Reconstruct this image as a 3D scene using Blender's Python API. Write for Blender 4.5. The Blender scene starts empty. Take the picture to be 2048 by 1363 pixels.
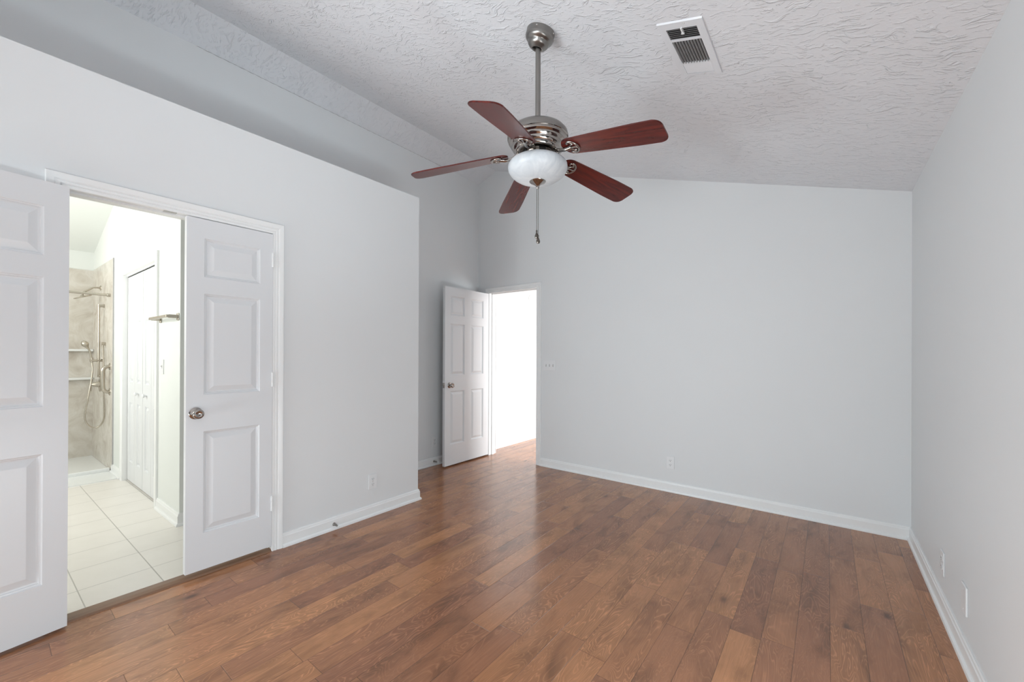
import bpy, bmesh, math, random
from mathutils import Vector, Matrix
C = bpy.context.scene.collection
SC = bpy.context.scene
R = math.radians
PI = math.pi

# ------------------------------------------------------------------ camera
F_PX, YAW, PITCH, ROLL, SY = 817.6, 0.6569, 0.0018, -0.0040, 25.79
CAM_H = 1.2722
cam_d = bpy.data.cameras.new('camera'); cam = bpy.data.objects.new('camera', cam_d); C.objects.link(cam)
cam_d.sensor_fit = 'HORIZONTAL'; cam_d.sensor_width = 36.0; cam_d.lens = F_PX / 2048 * 36.0
cam_d.shift_y = SY / 2048; cam_d.clip_start = 0.02
cam.location = (0, 0, CAM_H)
_r = Vector((math.cos(YAW), math.sin(YAW), 0)); _f0 = Vector((-math.sin(YAW), math.cos(YAW), 0)); _u0 = Vector((0, 0, 1))
_f = _f0 * math.cos(PITCH) + _u0 * math.sin(PITCH); _u = -_f0 * math.sin(PITCH) + _u0 * math.cos(PITCH)
_rr = _r * math.cos(ROLL) - _u * math.sin(ROLL); _uu = _r * math.sin(ROLL) + _u * math.cos(ROLL)
cam.rotation_euler = Matrix((_rr, _uu, -_f)).transposed().to_euler()
SC.camera = cam

# ------------------------------------------------------------------ world, exposure
w = bpy.data.worlds.new('world'); SC.world = w; w.use_nodes = True
w.node_tree.nodes['Background'].inputs[0].default_value = (0.75, 0.86, 1.0, 1)
w.node_tree.nodes['Background'].inputs[1].default_value = 0.06
SC.view_settings.view_transform = 'Standard'; SC.view_settings.look = 'None'
SC.view_settings.gamma = 1.0; SC.view_settings.use_curve_mapping = False
SC.view_settings.exposure = -0.08

# ------------------------------------------------------------------ lights (patio and hall daylight, added unseen fills)
def area(name, loc, look, sx, sy, watt, col, spread=180):
    d = bpy.data.lights.new(name, 'AREA'); d.shape = 'RECTANGLE'; d.size = sx; d.size_y = sy
    d.energy = watt; d.color = col; d.spread = R(spread)
    o = bpy.data.objects.new(name, d); C.objects.link(o); o.location = loc
    o.rotation_euler = (Vector(look) - Vector(loc)).to_track_quat('-Z', 'Y').to_euler()
    return o
DAY = (0.86, 0.965, 1.02)
area('left_low_fill', (-2.80, -1.75, 0.55), (0.4, 1.0, 0.40), 1.25, 1.0, 90, DAY)  # added low fill from the left; no such glass door is known
area('patio_door_daylight', (-2.12, -2.54, 0.36), (-1.75, 1.0, 0.40), 1.3, 0.60, 48, DAY)
area('right_low_fill', (0.44, 0.9, 0.20), (-2.8, 0.9, 0.10), 1.3, 0.32, 27, DAY)  # added floor-level fill from the right; no such window is known
area('ceiling_fill', (-0.7, -2.54, 0.7), (-1.0, 0.9, 2.75), 1.2, 0.9, 6, DAY, 60)  # added upward fill that brightens the ceiling like a bounced flash
area('left_slope_fill', (0.44, 0.5, 0.55), (-3.2, 1.5, 3.3), 1.3, 0.6, 2.2, DAY, 45)  # added upward fill for the left ceiling slope and ledge wall
area('bathroom_fill', (-4.9, -0.92, 1.45), (-4.9, 1, 0.7), 2.8, 1.3, 49, (0.98, 1.0, 0.97))  # added fill for the bathroom; the wall behind it has no opening
area('bathroom_ceiling_fill', (-5.3, -0.85, 2.05), (-5.3, 0.3, 3.3), 2.4, 0.3, 25, (1.0, 0.99, 0.95))  # added uplight that lifts the bathroom ceiling to the wall brightness
area('hall_window_daylight', (0.9, 5.6, 1.0), (-3, 5.2, 1.1), 2.2, 1.9, 225, (0.93, 0.98, 1.0))

# ------------------------------------------------------------------ mesh helpers
def new(): return bmesh.new()
def obj(name, bm, mat, parent=None, smooth=False, loc=None, rot=None, recalc=True):
    if recalc: bmesh.ops.recalc_face_normals(bm, faces=bm.faces)
    me = bpy.data.meshes.new(name); bm.to_mesh(me); bm.free()
    for m in (mat if isinstance(mat, (list, tuple)) else [mat]): me.materials.append(m)
    if smooth:
        me.polygons.foreach_set('use_smooth', [True] * len(me.polygons))
        me.set_sharp_from_angle(angle=R(40))
    o = bpy.data.objects.new(name, me); C.objects.link(o)
    if parent: o.parent = parent
    if loc: o.location = loc
    if rot: o.rotation_euler = rot
    return o
def tag(o, label, cat, group=None):
    o['label'] = label; o['category'] = cat
    if group: o['group'] = group
    return o
def struct(o, label=None, cat=None):
    o['kind'] = 'structure'
    if label: o['label'] = label
    if cat: o['category'] = cat
    return o
def thing(name, label, cat, loc=(0, 0, 0), rotz=0, group=None, rot=None):
    o = bpy.data.objects.new(name, None); C.objects.link(o); o.empty_display_size = 0.05
    o.location = loc; o.rotation_euler = rot if rot else (0, 0, rotz)
    return tag(o, label, cat, group)
def box(bm, x0, x1, y0, y1, z0, z1, mi=0, bev=0.0):
    vs = [bm.verts.new(p) for p in ((x0,y0,z0),(x1,y0,z0),(x1,y1,z0),(x0,y1,z0),(x0,y0,z1),(x1,y0,z1),(x1,y1,z1),(x0,y1,z1))]
    fs = [bm.faces.new([vs[i] for i in q]) for q in ((0,3,2,1),(4,5,6,7),(0,1,5,4),(1,2,6,5),(2,3,7,6),(3,0,4,7))]
    for f in fs: f.material_index = mi
    if bev > 0:
        es = list({e for f in fs for e in f.edges})
        bmesh.ops.bevel(bm, geom=es, offset=bev, segments=2, affect='EDGES', profile=0.5)
    return bm
def prism(bm, pts, axis, a, b, mi=0):
    """polygon pts in the two remaining axes, extruded from a to b along axis"""
    def mk(p, v):
        return {0: (v, p[0], p[1]), 1: (p[0], v, p[1]), 2: (p[0], p[1], v)}[axis]
    A = [bm.verts.new(mk(p, a)) for p in pts]; B = [bm.verts.new(mk(p, b)) for p in pts]
    n = len(pts)
    fs = [bm.faces.new(A), bm.faces.new(B[::-1])]
    for i in range(n): fs.append(bm.faces.new((A[i], A[(i+1) % n], B[(i+1) % n], B[i])))
    for f in fs: f.material_index = mi
    return bm
def lathe(bm, prof, seg=40, M=None, mi=0):
    rings = []
    for (r, z) in prof:
        if r < 1e-5:
            rings.append([bm.verts.new((0, 0, z))])
        else:
            rings.append([bm.verts.new((r*math.cos(2*PI*k/seg), r*math.sin(2*PI*k/seg), z)) for k in range(seg)])
    for a, b in zip(rings, rings[1:]):
        for k in range(seg):
            k2 = (k+1) % seg
            if len(a) == 1 and len(b) == 1: continue
            if len(a) == 1: f = bm.faces.new((a[0], b[k], b[k2]))
            elif len(b) == 1: f = bm.faces.new((a[k], b[0], a[k2]))
            else: f = bm.faces.new((a[k], b[k], b[k2], a[k2]))
            f.material_index = mi
    if M:
        for ring in rings:
            for v in ring: v.co = M @ v.co
    return bm
def tube(bm, pts, rad, seg=12, caps=True, mi=0):
    pts = [Vector(p) for p in pts]; n = len(pts)
    rads = rad if isinstance(rad, (list, tuple)) else [rad]*n
    t0 = (pts[1]-pts[0]).normalized()
    ref = Vector((0, 0, 1)) if abs(t0.z) < 0.9 else Vector((1, 0, 0))
    nrm = t0.cross(ref).normalized(); rings = []; prev = t0
    for i, p in enumerate(pts):
        t = (pts[min(i+1, n-1)] - pts[max(i-1, 0)]).normalized()
        q = prev.rotation_difference(t); nrm = (q @ nrm).normalized(); prev = t
        b = t.cross(nrm).normalized()
        rings.append([bm.verts.new(p + (nrm*math.cos(2*PI*k/seg) + b*math.sin(2*PI*k/seg))*rads[i]) for k in range(seg)])
    for a, b in zip(rings, rings[1:]):
        for k in range(seg):
            f = bm.faces.new((a[k], a[(k+1) % seg], b[(k+1) % seg], b[k])); f.material_index = mi
    if caps:
        bm.faces.new(rings[0][::-1]).material_index = mi; bm.faces.new(rings[-1]).material_index = mi
    return bm
def spline(pts, n=8):
    """Catmull-Rom through pts"""
    P = [Vector(p) for p in pts]; P = [2*P[0]-P[1]] + P + [2*P[-1]-P[-2]]; out = []
    for i in range(1, len(P)-2):
        for k in range(n):
            t = k/n; a, b, c, d = P[i-1:i+3]
            out.append(0.5*((2*b) + (c-a)*t + (2*a-5*b+4*c-d)*t*t + (3*b-a-3*c+d)*t**3))
    out.append(P[-2]); return out
def sweep(bm, path, prof, left=True):
    """profile (out, z) swept along a floor polyline with mitres; 'out' points to the right of travel"""
    n = len(path); P = [Vector((p[0], p[1])) for p in path]; rows = []
    for i in range(n):
        d1 = (P[i]-P[i-1]).normalized() if i > 0 else (P[1]-P[0]).normalized()
        d2 = (P[i+1]-P[i]).normalized() if i < n-1 else d1
        n1 = Vector((d1.y, -d1.x)); n2 = Vector((d2.y, -d2.x))
        m = (n1+n2); m = m / max(m.dot(n1), 1e-6)
        rows.append([bm.verts.new((P[i].x + m.x*o, P[i].y + m.y*o, z)) for (o, z) in prof])
    k = len(prof)
    for a, b in zip(rows, rows[1:]):
        for j in range(k-1): bm.faces.new((a[j], a[j+1], b[j+1], b[j]))
    bm.faces.new(rows[0]); bm.faces.new(rows[-1][::-1])
    return bm

# ------------------------------------------------------------------ material helpers
class NT:
    def __init__(s, name):
        s.m = bpy.data.materials.new(name); s.m.use_nodes = True; s.t = s.m.node_tree; s.n = s.t.nodes
        s.b = s.n['Principled BSDF']
    def add(s, typ, **kw):
        nd = s.n.new(typ)
        for k, v in kw.items(): setattr(nd, k, v)
        return nd
    def set(s, sock, v):
        if isinstance(v, bpy.types.NodeSocket): s.t.links.new(v, sock)
        else: sock.default_value = v
    def math(s, op, a, b=None, c=None):
        nd = s.add('ShaderNodeMath', operation=op); s.set(nd.inputs[0], a)
        if b is not None: s.set(nd.inputs[1], b)
        if c is not None: s.set(nd.inputs[2], c)
        return nd.outputs[0]
    def coord(s, kind='Object', scale=(1, 1, 1), rot=(0, 0, 0), loc=(0, 0, 0)):
        tc = s.add('ShaderNodeTexCoord'); mp = s.add('ShaderNodeMapping')
        s.t.links.new(tc.outputs[kind], mp.inputs[0])
        mp.inputs['Scale'].default_value = scale; mp.inputs['Rotation'].default_value = rot; mp.inputs['Location'].default_value = loc
        return mp.outputs[0]
    def noise(s, vec, scale=5, detail=3, rough=0.5, dist=0.0, out='Fac'):
        nd = s.add('ShaderNodeTexNoise'); s.set(nd.inputs['Vector'], vec); nd.inputs['Scale'].default_value = scale
        nd.inputs['Detail'].default_value = detail; nd.inputs['Roughness'].default_value = rough; nd.inputs['Distortion'].default_value = dist
        return nd.outputs[out]
    def ramp(s, f, stops, interp='LINEAR'):
        nd = s.add('ShaderNodeValToRGB'); s.set(nd.inputs[0], f); cr = nd.color_ramp; cr.interpolation = interp
        while len(cr.elements) < len(stops): cr.elements.new(0.5)
        for e, (p, c) in zip(cr.elements, stops):
            e.position = p; e.color = (c, c, c, 1) if not isinstance(c, (tuple, list)) else (*c, 1)
        return nd.outputs[0]
    def mix(s, f, a, b, mode='MIX'):
        nd = s.add('ShaderNodeMix', data_type='RGBA', blend_type=mode)
        s.set(nd.inputs[0], f)
        for i, v in ((6, a), (7, b)):
            s.set(nd.inputs[i], v if isinstance(v, bpy.types.NodeSocket) else (*v, 1))
        return nd.outputs[2]
    def bump(s, h, strength=0.3, dist=0.002, nrm=None):
        nd = s.add('ShaderNodeBump'); s.set(nd.inputs['Height'], h); nd.inputs['Strength'].default_value = strength
        nd.inputs['Distance'].default_value = dist
        if nrm: s.t.links.new(nrm, nd.inputs['Normal'])
        return nd.outputs[0]
    def out(s, col=None, rough=None, nrm=None, metal=None, **kw):
        b = s.b
        if col is not None: s.set(b.inputs['Base Color'], col if isinstance(col, bpy.types.NodeSocket) else (*col, 1))
        if rough is not None: s.set(b.inputs['Roughness'], rough)
        if metal is not None: s.set(b.inputs['Metallic'], metal)
        if nrm is not None: s.set(b.inputs['Normal'], nrm)
        for k, v in kw.items(): s.set(b.inputs[k.replace('_', ' ')], v)
        return s.m

def m_paint(name, col, rough, bump=0.12, scale=220):
    t = NT(name); v = t.coord()
    h = t.noise(v, scale, 2, 0.5)
    c = t.mix(t.noise(v, 3, 2), col, tuple(c*0.985 for c in col))
    return t.out(c, rough, t.bump(h, bump, 0.001))
M_WALL = m_paint('wall_paint', (0.805, 0.815, 0.82), 0.55)
M_TRIM = m_paint('trim_paint', (0.905, 0.91, 0.905), 0.30, 0.03)
M_BWALL = m_paint('bathroom_paint', (0.82, 0.84, 0.81), 0.5)

def m_ceiling():
    t = NT('textured_ceiling'); v = t.coord()
    def warped(freq, amp):
        n = t.noise(v, freq, 2, 0.5, 0, 'Color')
        nd = t.add('ShaderNodeVectorMath', operation='MULTIPLY_ADD'); t.t.links.new(n, nd.inputs[0]); nd.inputs[1].default_value = (amp, amp, amp); t.t.links.new(v, nd.inputs[2])
        return nd.outputs[0]
    def dashes(vec, sc, loc, lo, hi):
        m2 = t.add('ShaderNodeMapping'); t.t.links.new(vec, m2.inputs[0]); m2.inputs['Scale'].default_value = sc; m2.inputs['Location'].default_value = loc
        return t.ramp(t.noise(m2.outputs[0], 1.0, 2.5, 0.55, 0.25), [(lo, 0.0), (hi, 1.0)])
    d1 = dashes(warped(3.5, 0.26), (13, 44, 13), (0, 0, 0), 0.57, 0.65)
    d2 = dashes(warped(5.0, 0.20), (22, 70, 22), (5, 2, 9), 0.57, 0.66)
    mask = t.ramp(t.noise(v, 5.5, 2, 0.5), [(0.38, 0.15), (0.56, 1.0)])
    h = t.math('ADD', t.math('MULTIPLY', d1, mask), t.math('MULTIPLY', d2, 0.5))
    h = t.math('ADD', h, t.math('MULTIPLY', t.noise(v, 80, 3), 0.15))
    return t.out((0.825, 0.835, 0.865), 0.55, t.bump(h, 0.75, 0.0055))
M_CEIL = m_ceiling()

def m_door(name, axis_scale=(90, 90, 3)):
    t = NT(name); v = t.coord(scale=axis_scale)
    n = t.noise(v, 1.0, 4, 0.6, 1.2)
    return t.out((0.785, 0.795, 0.81), 0.36, t.bump(n, 0.10, 0.001))
M_DOOR = m_door('door_paint')

def m_floor():
    t = NT('hardwood_planks'); W = 0.1232
    tc = t.add('ShaderNodeTexCoord'); sp = t.add('ShaderNodeSeparateXYZ'); t.t.links.new(tc.outputs['Object'], sp.inputs[0])
    x, y = sp.outputs[0], sp.outputs[1]
    u = t.math('DIVIDE', t.math('SUBTRACT', x, 0.013), W); row = t.math('FLOOR', u); fu = t.math('FRACT', u)
    def wn1(val):
        nd = t.add('ShaderNodeTexWhiteNoise', noise_dimensions='1D'); t.set(nd.inputs['W'], val); return nd.outputs['Value']
    L = t.math('ADD', 0.62, t.math('MULTIPLY', wn1(t.math('ADD', row, 37.3)), 0.55))
    vv = t.math('DIVIDE', t.math('ADD', t.math('ADD', y, 20.0), t.math('MULTIPLY', wn1(row), 7.0)), L)
    idx = t.math('FLOOR', vv); fv = t.math('FRACT', vv)
    cmb = t.add('ShaderNodeCombineXYZ'); t.set(cmb.inputs[0], row); t.set(cmb.inputs[1], idx)
    wn = t.add('ShaderNodeTexWhiteNoise', noise_dimensions='3D'); t.t.links.new(cmb.outputs[0], wn.inputs['Vector'])
    pv, pc = wn.outputs['Value'], wn.outputs['Color']
    # per plank shifted coordinates
    off = t.add('ShaderNodeVectorMath', operation='MULTIPLY_ADD'); t.t.links.new(pc, off.inputs[0]); off.inputs[1].default_value = (31, 47, 13); t.t.links.new(tc.outputs['Object'], off.inputs[2])
    def mp(sc):
        m = t.add('ShaderNodeMapping'); t.t.links.new(off.outputs[0], m.inputs[0]); m.inputs['Scale'].default_value = sc; return m.outputs[0]
    base = t.ramp(pv, [(0.0, (0.345, 0.150, 0.080)), (0.35, (0.405, 0.180, 0.090)), (0.7, (0.455, 0.203, 0.095)), (1.0, (0.52, 0.238, 0.108))])
    # blotchy stain along the grain
    bl = t.ramp(t.noise(mp((9, 3.2, 1)), 1.0, 3, 0.6, 0.6), [(0.28, 0.62), (0.50, 1.0), (0.8, 1.14)])
    # birch figure: contour lines of a stretched noise
    cn = t.noise(mp((11, 2.0, 1)), 1.0, 2.5, 0.5, 0.9)
    rings = t.math('SINE', t.math('MULTIPLY', cn, 150.0))
    fig = t.ramp(rings, [(0.0, 0.82), (0.62, 0.96), (0.88, 1.10), (1.0, 1.34)])
    grain = t.ramp(t.noise(mp((150, 5, 1)), 1.0, 3, 0.6), [(0.3, 0.88), (0.7, 1.08)])
    col = t.mix(1.0, base, bl, 'MULTIPLY'); col = t.mix(t.math('MULTIPLY', 0.95, t.ramp(t.noise(mp((5, 1.2, 1)), 1.0, 2), [(0.40, 0.25), (0.58, 1.0)])), col, fig, 'MULTIPLY'); col = t.mix(0.8, col, grain, 'MULTIPLY')
    # knots
    vo = t.add('ShaderNodeTexVoronoi', feature='F1'); t.set(vo.inputs['Vector'], mp((3.2, 1.5, 1))); vo.inputs['Scale'].default_value = 1.0
    kn = t.ramp(vo.outputs['Distance'], [(0.02, 0.35), (0.07, 0.85), (0.13, 1.0)])
    col = t.mix(1.0, col, kn, 'MULTIPLY')
    # seams
    du = t.math('MULTIPLY', t.math('MINIMUM', fu, t.math('SUBTRACT', 1.0, fu)), W)
    dv = t.math('MULTIPLY', t.math('MINIMUM', fv, t.math('SUBTRACT', 1.0, fv)), L)
    d = t.math('MINIMUM', du, dv)
    seam = t.ramp(t.math('DIVIDE', d, 0.0030), [(0.0, 0.0), (0.9, 1.0)])
    dark = t.ramp(t.math('DIVIDE', d, 0.0014), [(0.45, 0.42), (1.0, 1.0)])
    col = t.mix(1.0, col, dark, 'MULTIPLY')
    rough = t.math('ADD', 0.135, t.math('MULTIPLY', t.noise(mp((20, 4, 1)), 1.0, 3), 0.10))
    hs = t.math('ADD', t.math('MULTIPLY', seam, 1.0), t.math('MULTIPLY', t.noise(mp((45, 3.0, 1)), 1.0, 2), 0.16))
    return t.out(col, rough, t.bump(hs, 0.35, 0.0016), Specular_IOR_Level=0.58)
M_FLOOR = m_floor()

def m_tile():
    t = NT('bathroom_floor_tile'); S = 0.3048
    v = t.coord(rot=(0, 0, -R(1.0)), loc=(0, 0, 0)); sp = t.add('ShaderNodeSeparateXYZ'); t.t.links.new(v, sp.inputs[0])
    def edge(c, o):
        f = t.math('FRACT', t.math('DIVIDE', t.math('SUBTRACT', c, o), S))
        return t.math('MULTIPLY', t.math('MINIMUM', f, t.math('SUBTRACT', 1.0, f)), S)
    ex = edge(sp.outputs[0], -3.165); ey = edge(sp.outputs[1], 0.6775)
    d = t.math('MINIMUM', ex, ey)
    g = t.ramp(t.math('DIVIDE', d, 0.004), [(0.35, 0.0), (0.75, 1.0)])
    tc = t.mix(t.noise(v, 7, 4, 0.6), (0.78, 0.74, 0.68), (0.86, 0.82, 0.765))
    col = t.mix(g, (0.50, 0.475, 0.43), tc)
    return t.out(col, 0.3, t.bump(g, 0.5, 0.003))
M_TILE = m_tile()

def m_marble():
    t = NT('beige_shower_panel'); v = t.coord()
    n = t.noise(v, 4.5, 6, 0.62, 1.2)
    c = t.ramp(n, [(0.30, (0.52, 0.465, 0.40)), (0.48, (0.64, 0.595, 0.53)), (0.62, (0.72, 0.685, 0.63)), (0.8, (0.60, 0.545, 0.475))])
    return t.out(c, 0.25)
M_MARBLE = m_marble()

def m_plain(name, col, rough=0.4, metal=0.0, noise=0.0, **kw):
    t = NT(name)
    if noise:
        v = t.coord(); c = t.mix(t.noise(v, 40, 3), tuple(c*(1-noise) for c in col), tuple(min(1, c*(1+noise)) for c in col))
    else: c = col
    return t.out(c, rough, None, metal, **kw)
M_NICKEL = m_plain('polished_nickel', (0.40, 0.37, 0.345), 0.11, 1.0, 0.04)
def m_brushed():
    t = NT('brushed_nickel'); v = t.coord(scale=(1, 1, 60)); n = t.noise(v, 6, 3)
    return t.out((0.29, 0.275, 0.26), t.math('ADD', 0.24, t.math('MULTIPLY', n, 0.15)), None, 1.0)
M_BRUSH = m_brushed()
M_WARM = m_plain('warm_satin_nickel', (0.50, 0.455, 0.39), 0.26, 1.0, 0.03)
M_FOB = m_plain('dark_nickel', (0.16, 0.145, 0.13), 0.25, 1.0, 0.05)
M_CHROME = m_plain('satin_chrome', (0.62, 0.60, 0.57), 0.2, 1.0, 0.03)
M_DARK = m_plain('dark_slot', (0.02, 0.02, 0.02), 0.7, 0, 0.1)
M_BLACKMETAL = m_plain('dark_gap', (0.012, 0.012, 0.012), 0.8, 0, 0.1)
M_PLASTIC = m_plain('white_plastic', (0.84, 0.845, 0.85), 0.3, 0, 0.01)
M_RUBBER = m_plain('white_rubber', (0.80, 0.80, 0.78), 0.6, 0, 0.02)
M_ACRYL = m_plain('white_acrylic', (0.84, 0.85, 0.84), 0.22, 0, 0.01)
M_VENT = m_plain('vent_enamel', (0.80, 0.81, 0.84), 0.35, 0, 0.02)
M_DUCT = m_plain('duct_dark', (0.03, 0.028, 0.03), 0.7, 0, 0.3)
M_SLATDARK = m_plain('louver_shade_trim_grey', (0.45, 0.44, 0.44), 0.5, 0, 0.1)  # grey with the louver shade in its colour; also crack and trim grey
def m_threshold():
    t = NT('threshold_wood'); v = t.coord(scale=(40, 4, 40)); n = t.noise(v, 1.0, 4)
    return t.out(t.mix(n, (0.16, 0.08, 0.045), (0.30, 0.17, 0.10)), 0.35)
M_THRESH = m_threshold()
def m_blade():
    t = NT('cherry_fan_blade'); v = t.coord(scale=(2.5, 26, 10))
    n = t.noise(v, 1.0, 4, 0.6, 1.8)
    g = t.ramp(n, [(0.28, (0.045, 0.006, 0.005)), (0.45, (0.085, 0.010, 0.007)), (0.60, (0.125, 0.014, 0.009)), (0.78, (0.080, 0.010, 0.007))])
    return t.out(g, 0.27, None, None, Specular_IOR_Level=0.5)
M_BLADE = m_blade()
def m_bowl():
    t = NT('frosted_alabaster_glass'); v = t.coord(rot=(0.5, 0.4, 0), scale=(1, 1, 1))
    n = t.noise(v, 9, 4, 0.6, 2.5)
    c = t.ramp(n, [(0.35, (0.58, 0.615, 0.65)), (0.65, (0.68, 0.71, 0.735))])
    return t.out(c, 0.35, None, None, Subsurface_Weight=0.05, Subsurface_Radius=(0.03, 0.03, 0.03))
M_BOWL = m_bowl()

# ================================================================== ROOM SHELL
XW = -2.8402     # bathroom box face
XC = -2.8232     # casing face
XD = -3.5836     # alcove (deep left) wall
YE = 2.3398      # end of the box
YF = 3.9299      # far wall
XR = 0.4628      # right wall
XK, ZK, ZR, ZD = -3.294, 3.569, 2.4127, 3.4749
ZL = 2.6437      # ledge height
YB = -2.60       # back wall
YL, YR, ZT = 0.2398, 1.1427, 2.045      # bathroom doorway
FXL, FXR = -3.3866, -2.6686            # bedroom doorway
CW = 0.0673

bm = new(); box(bm, -7.6, 3.0, -2.0, 8.2, -0.12, -0.02)
struct(obj('floor_subfloor', bm, M_BLACKMETAL), 'dark structural slab under the floors', 'floor')
bm = new(); box(bm, XW-0.0, XR+0.1, YB-0.1, YE, -0.02, 0); box(bm, XD-0.05, XR+0.1, YE, 8.0, -0.02, 0)
box(bm, XR+0.1, 2.6, YF, 8.0, -0.02, 0)
struct(obj('floor', bm, M_FLOOR), 'brown hardwood plank floor of the empty bedroom', 'floor')
bm = new(); box(bm, -5.69, XW-0.0, -1.0, YE-0.1, -0.02, 0.0)
struct(obj('floor_bathroom', bm, M_TILE), 'cream square tile floor seen through the bathroom doorway', 'floor')

# sloped ceiling with ridge
def zceil(x): return ZK + (x-XK)*((ZR-ZK)/(XR-XK)) if x > XK else ZK + (x-XK)*((ZK-ZD)/(XK-XD))
T = 0.12
bm = new()
prism(bm, [(XK, ZK), (XR+0.1, zceil(XR+0.1)), (XR+0.1, zceil(XR+0.1)+T), (XK, ZK+T)], 1, YB-0.1, YF+0.12)
prism(bm, [(XD-0.12, zceil(XD-0.12)), (XK, ZK), (XK, ZK+T), (XD-0.12, zceil(XD-0.12)+T)], 1, YB-0.1, YF+0.12)
struct(obj('ceiling', bm, M_CEIL), 'white stomp-textured vaulted bedroom ceiling with a ridge', 'ceiling')

bm = new(); tube(bm, [(XD+0.0012, 0.93+0.02*i, ZD-0.0018+0.0012*math.sin(i*1.7)) for i in range(120)], [0.0016 if (i*7) % 11 > 3 else 0.0007 for i in range(120)], 6)
obj('crease_crack', bm, M_SLATDARK, bpy.data.objects['ceiling'])

# left wall = front of the bathroom box + its end + ledge
bm = new(); y0, y1 = YL-0.018, YR+0.018
LY0, LY1, LZ0, LZ1 = -2.40, -1.12, 0.02, 2.05          # added unseen opening for the low left fill
box(bm, XW-0.115, XW, YB-0.1, LY0, 0, ZL); box(bm, XW-0.115, XW, LY1, y0, 0, ZL); box(bm, XW-0.115, XW, LY0, LY1, 0, LZ0); box(bm, XW-0.115, XW, LY0, LY1, LZ1, ZL); box(bm, XW-0.115, XW, y1, YE, 0, ZL); box(bm, XW-0.115, XW, y0, y1, ZT+0.02, ZL)
box(bm, XD-0.12, XW-0.115, YE-0.1, YE, 0, ZL)
box(bm, XD-0.12, XW-0.115, YB-0.1, YE-0.1, ZL-0.1, ZL)
struct(obj('wall_left', bm, M_WALL), 'white wall around the bathroom doorway with an open ledge on top', 'wall')
bm = new()
prism(bm, [(YB-0.1, ZL), (YE-0.0, ZL), (YE-0.0, zceil(XD)), (YB-0.1, zceil(XD))], 0, XD-0.12, XD)
prism(bm, [(YE, 0), (YF, 0), (YF, zceil(XD)), (YE, zceil(XD))], 0, XD-0.12, XD)
struct(obj('wall_alcove', bm, M_WALL), 'set-back left wall above the ledge and behind the open door', 'wall')
bm = new(); yb = YF+0.12; jx0, jx1 = FXL-0.018, FXR+0.018
prism(bm, [(XD-0.12, 0), (jx0, 0), (jx0, zceil(jx0)), (XK, ZK) if False else (jx0, zceil(jx0)), (XD-0.12, zceil(XD-0.12))][:3] + [(XD-0.12, zceil(XD-0.12))], 1, YF, yb)
prism(bm, [(jx0, ZT+0.02), (jx1, ZT+0.02), (jx1, zceil(jx1)), (XK, ZK), (jx0, zceil(jx0))], 1, YF, yb)
prism(bm, [(jx1, 0), (XR+0.1, 0), (XR+0.1, zceil(XR+0.1)), (jx1, zceil(jx1))], 1, YF, yb)
struct(obj('wall_far', bm, M_WALL), 'plain white gable wall facing the camera', 'wall')
SWY0, SWY1, SWZ0, SWZ1 = 0.20, 1.60, 0.04, 2.00      # added unseen opening for the low right fill
bm = new(); box(bm, XR, XR+0.1, SWY1, YF, 0, ZR); box(bm, XR, XR+0.1, YB-0.1, SWY0, 0, ZR)
box(bm, XR, XR+0.1, SWY0, SWY1, 0, SWZ0); box(bm, XR, XR+0.1, SWY0, SWY1, SWZ1, ZR)
struct(obj('wall_right', bm, M_WALL), 'long white wall along the right side of the room', 'wall')
BWX0, BWX1, BWZ0, BWZ1 = -2.80, 0.15, 0.04, 2.10
bm = new()
def zc_poly(xa, xb_):
    return [(xa, 0), (xb_, 0), (xb_, zceil(xb_)), (xa, zceil(xa))]
prism(bm, zc_poly(BWX1, XR+0.1), 1, YB-0.1, YB)
prism(bm, [(XD-0.12, 0), (BWX0, 0), (BWX0, zceil(BWX0)), (XK, ZK), (XD-0.12, zceil(XD-0.12))], 1, YB-0.1, YB)
prism(bm, [(BWX0, 0), (BWX1, 0), (BWX1, BWZ0), (BWX0, BWZ0)], 1, YB-0.1, YB)
prism(bm, [(BWX0, BWZ1), (BWX1, BWZ1), (BWX1, zceil(BWX1)), (BWX0, zceil(BWX0))], 1, YB-0.1, YB)
struct(obj('wall_back', bm, M_WALL), 'white wall with a window behind the viewpoint', 'wall')

def casing(bm, axis, pos, sgn, a0, a1, zt, w, depth=0.017):
    """door casing with fluted profile, U-shaped, on plane axis=pos, growing to sgn"""
    prof = [(0.0, 0.0), (0.0, 0.009), (0.003, 0.012), (0.013, 0.012), (0.016, 0.0085), (0.021, 0.0125), (0.030, 0.0125), (0.034, 0.0095), (0.040, 0.0145), (w-0.012, 0.0165), (w-0.003, 0.017), (w, 0.014), (w, 0.0)]
    rows = []
    for (u, d) in prof:
        pts = [(a0-u, 0), (a0-u, zt+u), (a1+u, zt+u), (a1+u, 0)]
        rows.append([bm.verts.new((pos+sgn*d, p[0], p[1]) if axis == 0 else (p[0], pos+sgn*d, p[1])) for p in pts])
    for a, b in zip(rows, rows[1:]):
        for k in range(3): bm.faces.new((a[k], a[k+1], b[k+1], b[k]))
    bm.faces.new([r[0] for r in rows]); bm.faces.new([r[-1] for r in rows][::-1])
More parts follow.
